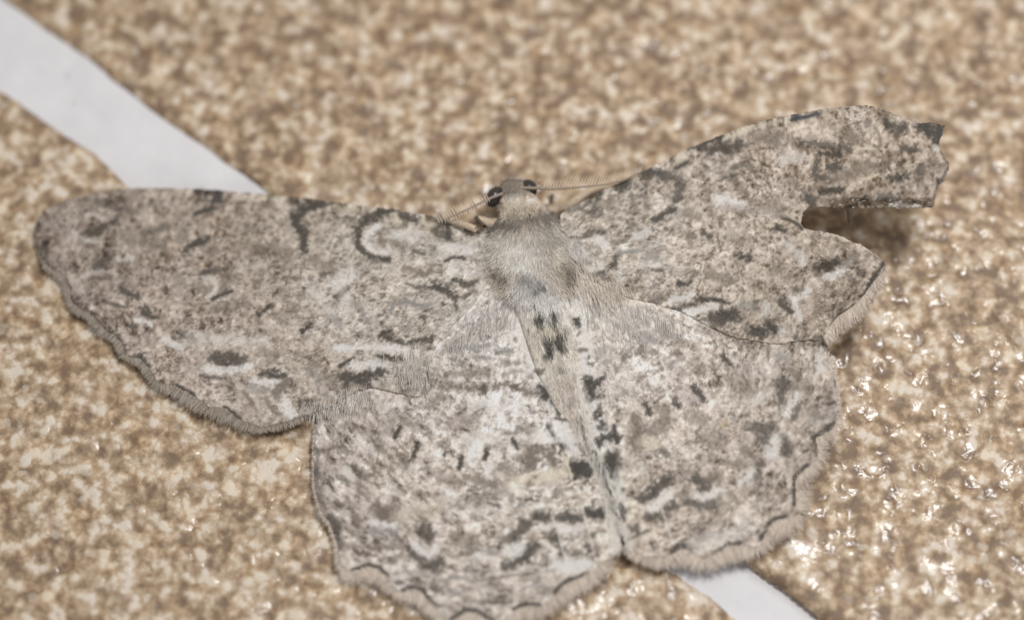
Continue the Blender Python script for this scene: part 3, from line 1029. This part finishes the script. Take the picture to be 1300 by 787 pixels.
# ---- body: one tube from head to abdomen tip
SP = np.array([  # px, py, half width, centre height, half height
 (654, 227, 3, 50, 3), (654, 230, 17, 51, 12), (655, 237, 22, 52, 18), (656, 248, 23, 53, 22), (659, 260, 25, 53, 24), (662, 270, 30, 52, 26),
 (665, 283, 44, 50, 22), (668, 300, 50, 50, 23), (672, 322, 50, 50, 22), (678, 345, 47, 49, 20), (684, 368, 41, 47, 18), (690, 392, 35, 45, 16),
 (696, 418, 32, 44, 15), (703, 445, 30, 42, 12), (711, 472, 27, 39, 11), (721, 500, 23, 35, 9), (731, 525, 18, 30, 8), (741, 552, 12, 23, 5), (750, 580, 6, 20, 4), (756, 598, 1, 18, 1)], float)
sp = catmull(SP, 2.2, closed=False)
NR = 96
th = np.linspace(0, 2*np.pi, NR, endpoint=False)
tan = np.gradient(sp[:, :2], axis=0); tan /= np.linalg.norm(tan, axis=1)[:, None]
nrm = np.stack([tan[:, 1], -tan[:, 0]], 1)
bx = sp[:, 0, None]+nrm[:, 0, None]*sp[:, 2, None]*np.cos(th); by = sp[:, 1, None]+nrm[:, 1, None]*sp[:, 2, None]*np.cos(th)
bz = sp[:, 3, None]+sp[:, 4, None]*np.sin(th)
# abdomen rings: gentle segments
seg = 1-0.05*(0.5+0.5*np.cos((sp[:, 1]-385)/22*2*np.pi))*sstep(380, 400, sp[:, 1])
bz = sp[:, 3, None]+(bz-sp[:, 3, None])*seg[:, None]
zb = bz.ravel(); n_s = len(sp)
ax_z = np.repeat(sp[:, 3], NR)
base0 = P(bx.ravel(), by.ravel(), ax_z)           # widths laid out at the body's axis height
co = base0.copy(); co[:, 2] = zb
qx, qy = Q(co)
B_BODY = [(650, 232, 176, 165, 150), (656, 246, 190, 179, 164), (660, 264, 196, 180, 158), (660, 280, 132, 123, 112), (640, 298, 158, 154, 144), (690, 298, 158, 152, 142), (650, 318, 204, 202, 195), (668, 322, 210, 208, 203), (690, 320, 188, 181, 169), (715, 310, 200, 196, 188), (626, 320, 200, 197, 190), (636, 348, 182, 171, 156), (655, 345, 206, 202, 195), (716, 345, 176, 165, 150), (695, 345, 198, 191, 180), (680, 362, 180, 177, 175), (690, 385, 204, 201, 196), (695, 420, 202, 198, 188), (705, 460, 204, 199, 188), (722, 505, 204, 197, 186), (738, 555, 200, 193, 182)]
bc = paint(qx, qy, parse(ST_BODY), B_BODY, sig=14, contrast=0.6)
i = np.arange(n_s-1)[:, None]*NR; j = np.arange(NR)[None, :]; j2 = (j+1) % NR
bf = np.stack([(i+j), (i+j2), (i+NR+j2), (i+NR+j)], -1).reshape(-1, 4)
body = raw_mesh('body', co, bf, M_BODY, moth, pigment(bc))
body['label'] = 'furry grey body with dark collar and paired abdomen spots'

# ---- ellipsoid eyes with a pale rim scale
def blob(name, c, rx, ry, rz, mat, parent, rot=0.0, nu=28, nv=18, kind=None):
    u = np.linspace(0, 2*np.pi, nu, endpoint=False); v = np.linspace(0, np.pi, nv)
    Ug, Vg = np.meshgrid(u, v)
    x = rx*np.sin(Vg)*np.cos(Ug); y = ry*np.sin(Vg)*np.sin(Ug); z = rz*np.cos(Vg)
    xr = x*math.cos(rot)-y*math.sin(rot); yr = x*math.sin(rot)+y*math.cos(rot)
    o3 = P(c[0], c[1], c[2]); co = np.stack([o3[0]+xr, o3[1]+yr, o3[2]+z], -1).reshape(-1, 3)
    i = np.arange(nv-1)[:, None]*nu; j = np.arange(nu)[None, :]; j2 = (j+1) % nu
    f = np.stack([i+j, i+nu+j, i+nu+j2, i+j2], -1).reshape(-1, 4)
    return raw_mesh(name, co, f, mat, parent)
blob('eye', (628, 250, 60), 10, 14.5, 12, M_EYE, moth, rot=-0.5)
blob('eye', (671, 240, 63), 11, 12.5, 11, M_EYE, moth, rot=0.3)

def tube(name, pts, rad, mat, parent, n=8, col=None):
    """pts: (px,py,z) polyline; rad per point (pixels)"""
    p = np.array(pts, float); r = np.atleast_1d(np.array(rad, float))
    if len(r) == 1: r = np.full(len(p), r[0])
    pr = catmull(np.column_stack([p, r]), 4, closed=False)
    w = P(pr[:, 0], pr[:, 1], pr[:, 2]); rr = pr[:, 3]
    t = np.gradient(w, axis=0); t /= np.linalg.norm(t, axis=1)[:, None]+1e-9
    up = np.array([0.05, 0.1, 1.0]); a = np.cross(t, up); a /= np.linalg.norm(a, axis=1)[:, None]+1e-9; b = np.cross(a, t)
    th = np.linspace(0, 2*np.pi, n, endpoint=False)
    co = w[:, None]+rr[:, None, None]*(np.cos(th)[None, :, None]*a[:, None]+np.sin(th)[None, :, None]*b[:, None])
    m = len(w); co = co.reshape(-1, 3)
    i = np.arange(m-1)[:, None]*n; j = np.arange(n)[None, :]; j2 = (j+1) % n
    f = np.stack([i+j, i+j2, i+n+j2, i+n+j], -1).reshape(-1, 4)
    return raw_mesh(name, co, f, mat, parent)

# ---- hairs: many three-sided tapering fibres in one part
def hairs(name, root, dirs, length, width, cols, lift, parent, bend=0.25, label=None, seed=1):
    """root (n,3) photo px + height; dirs (n,2) photo direction; length, width (n); cols (n,3) sRGB; lift (n) rise over the length"""
    n = len(root); rg = np.random.default_rng(seed)
    ts = np.array([0, 0.38, 0.72, 1.0]); wf = np.array([1.0, 0.85, 0.55, 0.08])
    perp = np.stack([-dirs[:, 1], dirs[:, 0]], 1); bd = rg.normal(0, bend, n)
    P4 = []
    for t in ts:
        x = root[:, 0]+dirs[:, 0]*length*t+perp[:, 0]*bd*length*t*t*0.5
        y = root[:, 1]+dirs[:, 1]*length*t+perp[:, 1]*bd*length*t*t*0.5
        z = root[:, 2]+lift*(t-0.55*t*t)
        P4.append(P(x, y, z))
    P4 = np.stack(P4, 1)                                  # n,4,3
    t = P4[:, -1]-P4[:, 0]; t /= np.linalg.norm(t, axis=1)[:, None]+1e-9
    up = np.array([0.03, 0.02, 1.0]); a = np.cross(t, up); a /= np.linalg.norm(a, axis=1)[:, None]+1e-9; b = np.cross(a, t)
    ph = np.array([math.pi/6, math.pi*5/6, math.pi*3/2])
    ring = np.cos(ph)[None, :, None]*a[:, None]+np.sin(ph)[None, :, None]*b[:, None]     # n,3,3
    co = P4[:, :, None]+(width[:, None]*0.5*wf[None])[:, :, None, None]*ring[:, None]
    co = co.reshape(-1, 3)
    base = (np.arange(n)*12)[:, None]
    fl = []
    for s in range(3):
        for k in range(3):
            k2 = (k+1) % 3; fl.append([s*3+k, s*3+k2, s*3+3+k2, s*3+3+k])
    f = (base[:, :, None]+np.array(fl)[None]).reshape(-1, 4)
    c = np.repeat(pigment(np.clip(cols, 40, 225)), 12, axis=0)
    o = raw_mesh(name, co, f, M_HAIR, parent, c, kind='stuff', smooth=False)
    if label: o['label'] = label
    return o

def along(pts, n, rg):
    q = catmull(pts, 2.0, closed=False); d = np.gradient(q, axis=0); d /= np.linalg.norm(d[:, :2], axis=1)[:, None]
    k = rg.integers(0, len(q)-1, n); f = rg.random(n)[:, None]
    return q[k]*(1-f)+q[k+1]*f, d[k][:, :2]

def fringe(edge, zc, n, length, cols, parent, label, side, width=1.3, seed=1, jit=16, slant=0.0, inset=1.0):
    """fringe of scales leaving the margin; side +1/-1 picks the outward normal"""
    rg = np.random.default_rng(seed)
    p, d = along(edge, n, rg)
    nr = side*np.stack([d[:, 1], -d[:, 0]], 1)
    ang = rg.normal(0, 0.34, n)+slant
    dr = np.stack([nr[:, 0]*np.cos(ang)-nr[:, 1]*np.sin(ang), nr[:, 0]*np.sin(ang)+nr[:, 1]*np.cos(ang)], 1)
    x = p[:, 0]-nr[:, 0]*rg.random(n)*inset; y = p[:, 1]-nr[:, 1]*rg.random(n)*inset
    z = zat(x, y, zc)+pleat(x, y)-1.0+rg.normal(0, 0.35, n)
    L_ = p[:, 2]*length if p.shape[1] > 2 else np.full(n, length)
    L_ = L_*(0.55+0.65*rg.random(n))
    c = np.array(cols, float)[rg.integers(0, len(cols), n)]+rg.normal(0, jit*0.5, n)[:, None]
    lift = -np.clip(z-6, 0, 8)*0.8
    return hairs('fringe', np.column_stack([x, y, z]), dr, L_, np.full(n, width)*(0.7+0.6*rg.random(n)), c, lift, parent, label=label, seed=seed)

E_LF = [(50, 318, .3), (62, 338, .8), (80, 349, .9), (88, 366, .8), (90, 380, .8), (100, 391, 1.0), (113, 396, 1), (123, 406, 1), (133, 418, 1), (146, 425, 1), (155, 437, 1), (161, 451, .9), (177, 455, 1), (189, 466, 1.1), (200, 484, 1), (225, 490, 1.5), (247, 503, 1.6), (266, 516, 1.4), (286, 518, 1.7), (306, 533, 1.2), (330, 541, .9), (360, 536, .9), (384, 527, .8)]
E_LH = [(403, 540, .35), (401, 570, .4), (401, 595, .4), (403, 620, .5), (410, 645, .6), (422, 664, .6), (430, 690, .55), (434, 714, .8), (447, 724, 1.3), (470, 718, 1.5), (493, 731, 1.3), (504, 745, 1), (512, 749, 1.3), (530, 747, 1.5), (546, 761, 1.3), (564, 782, 1), (590, 775, 1.4), (606, 775, 1.4), (626, 788, 1.2), (640, 785, 1.1), (653, 773, 1.3), (686, 766, 1.5), (704, 752, 1.6), (716, 740, 1.6), (745, 727, 1.6), (762, 712, 1.2), (774, 696, .9)]
E_RH = [(1054, 455, .5), (1060, 490, .4), (1062, 518, .5), (1058, 539, .9), (1034, 556, 1.3), (1037, 577, 1.1), (1025, 591, 1.2), (1009, 606, 1.5), (1009, 639, 1.5), (1012, 650, 1.2), (998, 656, 1.6), (984, 659, 1.8), (975, 667, 1.7), (967, 684, 1.3), (960, 692, 1.2), (943, 689, 1.6), (923, 691, 1.7), (910, 700, 1.5), (894, 706, 1.4), (878, 697, 1.7), (865, 693, 1.7), (853, 700, 1.5), (840, 704, 1.3), (822, 704, 1.1), (806, 697, 1), (797, 689, .8)]
E_RF = [(1124, 341, .3), (1110, 358, .9), (1096, 377, 1.1), (1084, 389, 1.4), (1064, 403, 1.4), (1053, 416, 1.2), (1046, 428, .9)]
TAN = [(190, 176, 160), (180, 166, 151), (200, 187, 172), (170, 157, 143), (193, 180, 167)]
GRY = [(146, 134, 121), (130, 119, 108), (158, 147, 134), (140, 129, 118), (150, 141, 129)]
fringe(E_LF, Z_LF, 2300, 11, GRY, w_lf, 'brown grey fringe of the left forewing', -1, seed=2, width=1.5)
fringe(E_LH, Z_LH, 2700, 15, TAN, w_lh, 'beige fringe of the left hindwing', -1, seed=3, width=1.4)
fringe(E_RH, Z_RH, 3000, 15, TAN, w_rh, 'beige fringe of the right hindwing', 1, seed=4, width=1.4)
fringe(E_RF, Z_RF, 1300, 14, TAN, w_rf, 'beige fringe of the right forewing', 1, seed=5, width=1.5)

# ---- fur lying on wings and body
def patch(name, parent, zc, poly, n, direction, length, cols, seed, label=None, spread=0.25, width=1.0, dz=2.0, lift=5.0, jit=14, body_z=False, feather=4.0):
    rg = np.random.default_rng(seed); poly = np.array(poly, float)
    x0, y0 = poly.min(0); x1, y1 = poly.max(0)
    xs = []; A = poly; Bp = np.roll(poly, -1, 0)
    while len(xs) < n:
        x = x0+(x1-x0)*rg.random(4*n); y = y0+(y1-y0)*rg.random(4*n); ins = np.zeros(4*n, bool)
        for a, b in zip(A, Bp):
            m = (a[1] <= y) != (b[1] <= y)
            ins ^= m & (x < a[0]+(y-a[1])/(b[1]-a[1]+1e-9)*(b[0]-a[0]))
        xs += list(zip(x[ins], y[ins]))
    r = np.array(xs[:n])
    if not body_z and name == 'fur':
        pp = np.vstack([poly, poly[:1]]); dd = segdist(r[:, 0], r[:, 1], pp); r = r+rg.normal(0, 1, r.shape)*feather
        r = r[rg.random(len(r)) < np.clip(0.25+dd/10, 0, 1)]; n = len(r)
    if body_z: z = body_height(r[:, 0], r[:, 1])
    else:
        z = zat(r[:, 0], r[:, 1], zc)+pleat(r[:, 0], r[:, 1])
        for zz, sm_, un in ((Z_LF, SEAM_L, Z_LH), (Z_RF, SEAM_R, Z_RH)):
            if zc is zz:
                ws = np.exp(-(segdist(r[:, 0], r[:, 1], sm_)/30)**2); z = z*(1-ws)+(zat(r[:, 0], r[:, 1], un)+pleat(r[:, 0], r[:, 1])+2.0)*ws
    if callable(direction): d = direction(r[:, 0], r[:, 1])
    else: d = np.tile(np.array(direction, float), (n, 1))
    d = d/np.linalg.norm(d, axis=1)[:, None]
    ang = rg.normal(0, spread, n); d = np.stack([d[:, 0]*np.cos(ang)-d[:, 1]*np.sin(ang), d[:, 0]*np.sin(ang)+d[:, 1]*np.cos(ang)], 1)
    L_ = length*(0.6+0.7*rg.random(n))
    if callable(cols): c = cols(r[:, 0], r[:, 1])+rg.normal(0, jit, n)[:, None]
    else: c = np.array(cols, float)[rg.integers(0, len(cols), n)]+rg.normal(0, jit*0.6, n)[:, None]
    return hairs(name, np.column_stack([r, z+dz]), d, L_, width*(0.6+0.7*rg.random(n)), c, np.full(n, lift), parent, label=label, seed=seed)

# height of the body's upper side under a photo point (nearest vertex of its upper half)
up = zb > ax_z
ux, uy, uz = qx[up], qy[up], zb[up]
def body_height(x, y):
    out = np.empty(len(x))
    for s in range(0, len(x), 500):
        e = slice(s, s+500); d = (x[e, None]-ux)**2+(y[e, None]-uy)**2
        out[e] = uz[d.argmin(1)]
    return out
def bodycol(x, y): return paint(x, y, parse(ST_BODY), B_BODY, sig=14, contrast=0.6)+np.array([6, 7, 7])
def fan(x, y): return np.stack([(x-672)*0.9/60, 0.9+0*x], 1)
patch('fur', body, None, [(618, 290), (640, 276), (690, 272), (722, 280), (736, 300), (732, 345), (722, 372), (690, 384), (655, 384), (632, 368), (620, 335)], 8500, fan, 11, bodycol, 21, 'grey and tan thorax fur', 0.28, 0.75, -0.8, 3, 12, True)
patch('fur', body, None, [(636, 234), (660, 226), (672, 240), (678, 262), (690, 274), (640, 278), (632, 260)], 1800, (0.05, 1), 6, bodycol, 22, 'short head hair', 0.5, 0.75, -0.4, 3, 12, True)
patch('fur', body, None, [(664, 385), (728, 382), (732, 440), (730, 500), (738, 548), (728, 545), (706, 495), (686, 450), (668, 408)], 2000, (0.18, 1), 9, bodycol, 23, 'short abdomen hair', 0.25, 0.75, -0.4, 2, 12, True)
LG = [(166, 162, 154), (150, 146, 138), (178, 175, 168), (138, 134, 126), (160, 152, 140)]
# combed fur at the hind edges and roots of the wings
LT = [(180, 174, 166), (164, 158, 149), (188, 183, 176)]
TN = [(190, 178, 162), (180, 168, 152), (196, 186, 172)]
patch('fur', w_lf, Z_LF, [(498, 446), (548, 436), (547, 470), (538, 492), (525, 498), (500, 480)], 260, (0.05, 1), 13, [(180, 176, 168), (164, 160, 152), (188, 184, 178)], 31, 'combed grey hair on the hind edge of the left forewing', 0.14, 0.85, 0.2, 1, feather=6)
patch('fur', w_lf, Z_LF, [(385, 512), (430, 498), (470, 488), (476, 500), (450, 520), (392, 530)], 260, (-0.15, 1), 18, LT, 32, 'combed grey hair behind the left forewing', 0.2, 0.75, 0.2, 1, feather=6)
patch('fur', w_rf, Z_RF, [(724, 335), (755, 345), (790, 366), (800, 378), (775, 380), (748, 370), (728, 355)], 260, (0.3, 1), 18, TN, 34, 'tan hair at the root of the right forewing', 0.25, 0.75, 0.2, 2, feather=8)
patch('fur', w_rh, Z_RH, [(738, 372), (790, 382), (850, 396), (870, 415), (800, 420), (745, 405)], 500, (0.15, 1), 15, LT, 35, 'pale hair at the root of the right hindwing', 0.2, 0.9, 0.2, 1, feather=8)
patch('fur', w_lh, Z_LH, [(565, 432), (615, 388), (640, 376), (655, 400), (625, 425), (580, 450)], 400, (-0.15, 1), 14, LT, 36, 'pale hair at the root of the left hindwing', 0.22, 0.9, 0.2, 1, feather=8)
patch('fur', w_lf, Z_LF, [(596, 300), (632, 296), (634, 345), (612, 355), (600, 330)], 140, (-0.25, 1), 12, LT, 39, 'pale hair at the root of the left forewing', 0.4, 0.75, 0.2, 2, feather=6)
patch('fur', w_rf, Z_RF, [(712, 285), (740, 290), (748, 330), (730, 345), (716, 330)], 140, (0.35, 1), 12, LT, 40, 'pale hair at the root of the right forewing', 0.4, 0.75, 0.2, 2, feather=6)
# beige hair along the inner margins, between the two hindwings
patch('fur', w_lh, Z_LH, [(712, 500), (722, 506), (742, 548), (758, 580), (772, 615), (782, 655), (788, 697), (774, 700), (768, 655), (758, 612), (744, 578), (726, 545)], 1300, (0.36, 1), 9, [(202, 196, 186), (190, 183, 172), (208, 203, 194)], 37, 'beige hair along the inner margin of the left hindwing', 0.2, 0.75, 0.2, 0, feather=1.5)
patch('fur', w_rh, Z_RH, [(731, 480), (737, 490), (744, 530), (757, 562), (772, 596), (784, 630), (792, 668), (804, 697), (796, 696), (783, 665), (774, 625), (762, 592), (746, 560), (735, 530)], 1000, (0.22, 1), 9, [(204, 199, 190), (192, 186, 176), (210, 205, 197)], 38, 'pale hair along the inner margin of the right hindwing', 0.2, 0.75, 0.2, 0, feather=1.5)

# sparse raised scales all over the wings, so that no surface is bare
def scales(parent, outline, zc, base, strokes, n, seed, contrast=1.0):
    poly = np.array(outline, float); cx, cy = poly.mean(0); inner = (poly-[cx, cy])*0.965+[cx, cy]
    def dirf(x, y): return np.stack([x-CX, y-CY], 1)
    st = parse(strokes); global AXC; AXC = (cx, cy)
    patch('scales', parent, zc, inner, n, dirf, 4.5, lambda x, y: paint(x, y, st, base, contrast=contrast)+10, seed, None, 0.35, 1.3, -0.3, 0.7, 5)
scales(w_lf, LF, Z_LF, B_LF, ST_LF, 3000, 51)
scales(w_lh, LH, Z_LH, B_LH, ST_LH, 3000, 52)
scales(w_rf, RF, Z_RF, B_RF, ST_RF, 2800, 53)
scales(w_rh, RH, Z_RH, B_RH, ST_RH, 2800, 54)

# ---- antennae: shaft with a comb of barbs
def antenna(pts, rad, barb_from, barb_to, nb, blen, bdir, label, back=None):
    a = tube('antenna', pts, rad, M_ANT, moth, 8); a['label'] = label
    q = catmull(np.array(pts, float), 1.0, closed=False)
    sx = np.linspace(barb_from, barb_to, nb)
    rows = []; dd = []; LL = []
    for f in sx:
        k = min(int(f*(len(q)-1)), len(q)-1)
        rows.append(q[k]); dd.append(bdir); g = (f-barb_from)/(barb_to-barb_from)
        LL.append(blen*(0.45+1.1*math.sin(math.pi*min(1, 0.15+0.75*g)))*(0.92+0.16*random.random()))
        if back:
            rows.append(q[k]); dd.append(back); LL.append(LL[-1]*0.5)
    rows = np.array(rows); dd = np.array(dd, float); dd /= np.linalg.norm(dd, axis=1)[:, None]; n = len(rows)
    c = np.tile(np.array([(192, 175, 154)], float), (n, 1))
    b = hairs('barb', rows, dd, np.array(LL), np.full(n, 1.35), c, np.full(n, 3.0), a, bend=0.08, seed=61)
antenna([(638, 246, 72), (622, 252, 76), (604, 261, 76), (585, 270, 76), (566, 278, 72), (557, 280, 70)], [2.2, 1.8, 1.5, 1.3, 1.0, .6], 0.22, 1.0, 20, 9, (-0.62, -1), 'left feathery antenna lying over the wing', (0.2, 0.6))
antenna([(660, 239, 74), (680, 239, 77), (704, 240, 77), (732, 238, 78), (764, 235, 76), (790, 229, 76), (812, 219, 78)], [2.3, 1.9, 1.6, 1.4, 1.2, 1.0, .6], 0.2, 1.0, 34, 11, (0.42, -1), 'right feathery antenna lying along the wing edge')

# ---- legs showing in front of the thorax
def leg(segs, label):
    t = tube('leg', segs[0][0], segs[0][1], M_LEG, moth, 10); t['label'] = label
    for s in segs[1:]: tube('leg_segment', s[0], s[1], s[2] if len(s) > 2 else M_LEG, t, 10)
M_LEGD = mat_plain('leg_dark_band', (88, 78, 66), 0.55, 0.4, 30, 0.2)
leg([([(690, 276, 34), (702, 266, 30), (712, 262, 24)], [8, 8, 6]),
     ([(698, 247, 26), (708, 262, 24), (716, 268, 26)], [5, 6, 5]),
     ([(714, 268, 24), (730, 256, 18), (748, 243, 12), (770, 236, 7)], [6, 6, 4.5, 2.5]),
     ([(701, 247, 31), (699, 263, 31)], [2.2, 2.6], M_LEGD)], 'beige foreleg with dark band in front of the right wing')
leg([([(640, 284, 40), (622, 284, 46), (606, 278, 50)], [7, 7, 5]),
     ([(604, 291, 66), (588, 285, 62), (572, 281, 56)], [4.5, 4, 3]),
     ([(604, 276, 52), (615, 288, 62)], [2.4, 2.8], M_LEGD)], 'beige foreleg with dark band at the left wing root')

# dark sliver added for the dark mark below the raised tip's edge
sl = tube('dark_sliver', [(1078, 262, 128), (1079, 272, 118), (1078, 283, 106)], [4.5, 4.0, 1.5], M_LEGD, w_rf, 6)
sl['label'] = 'dark sliver hanging below the raised wing tip'
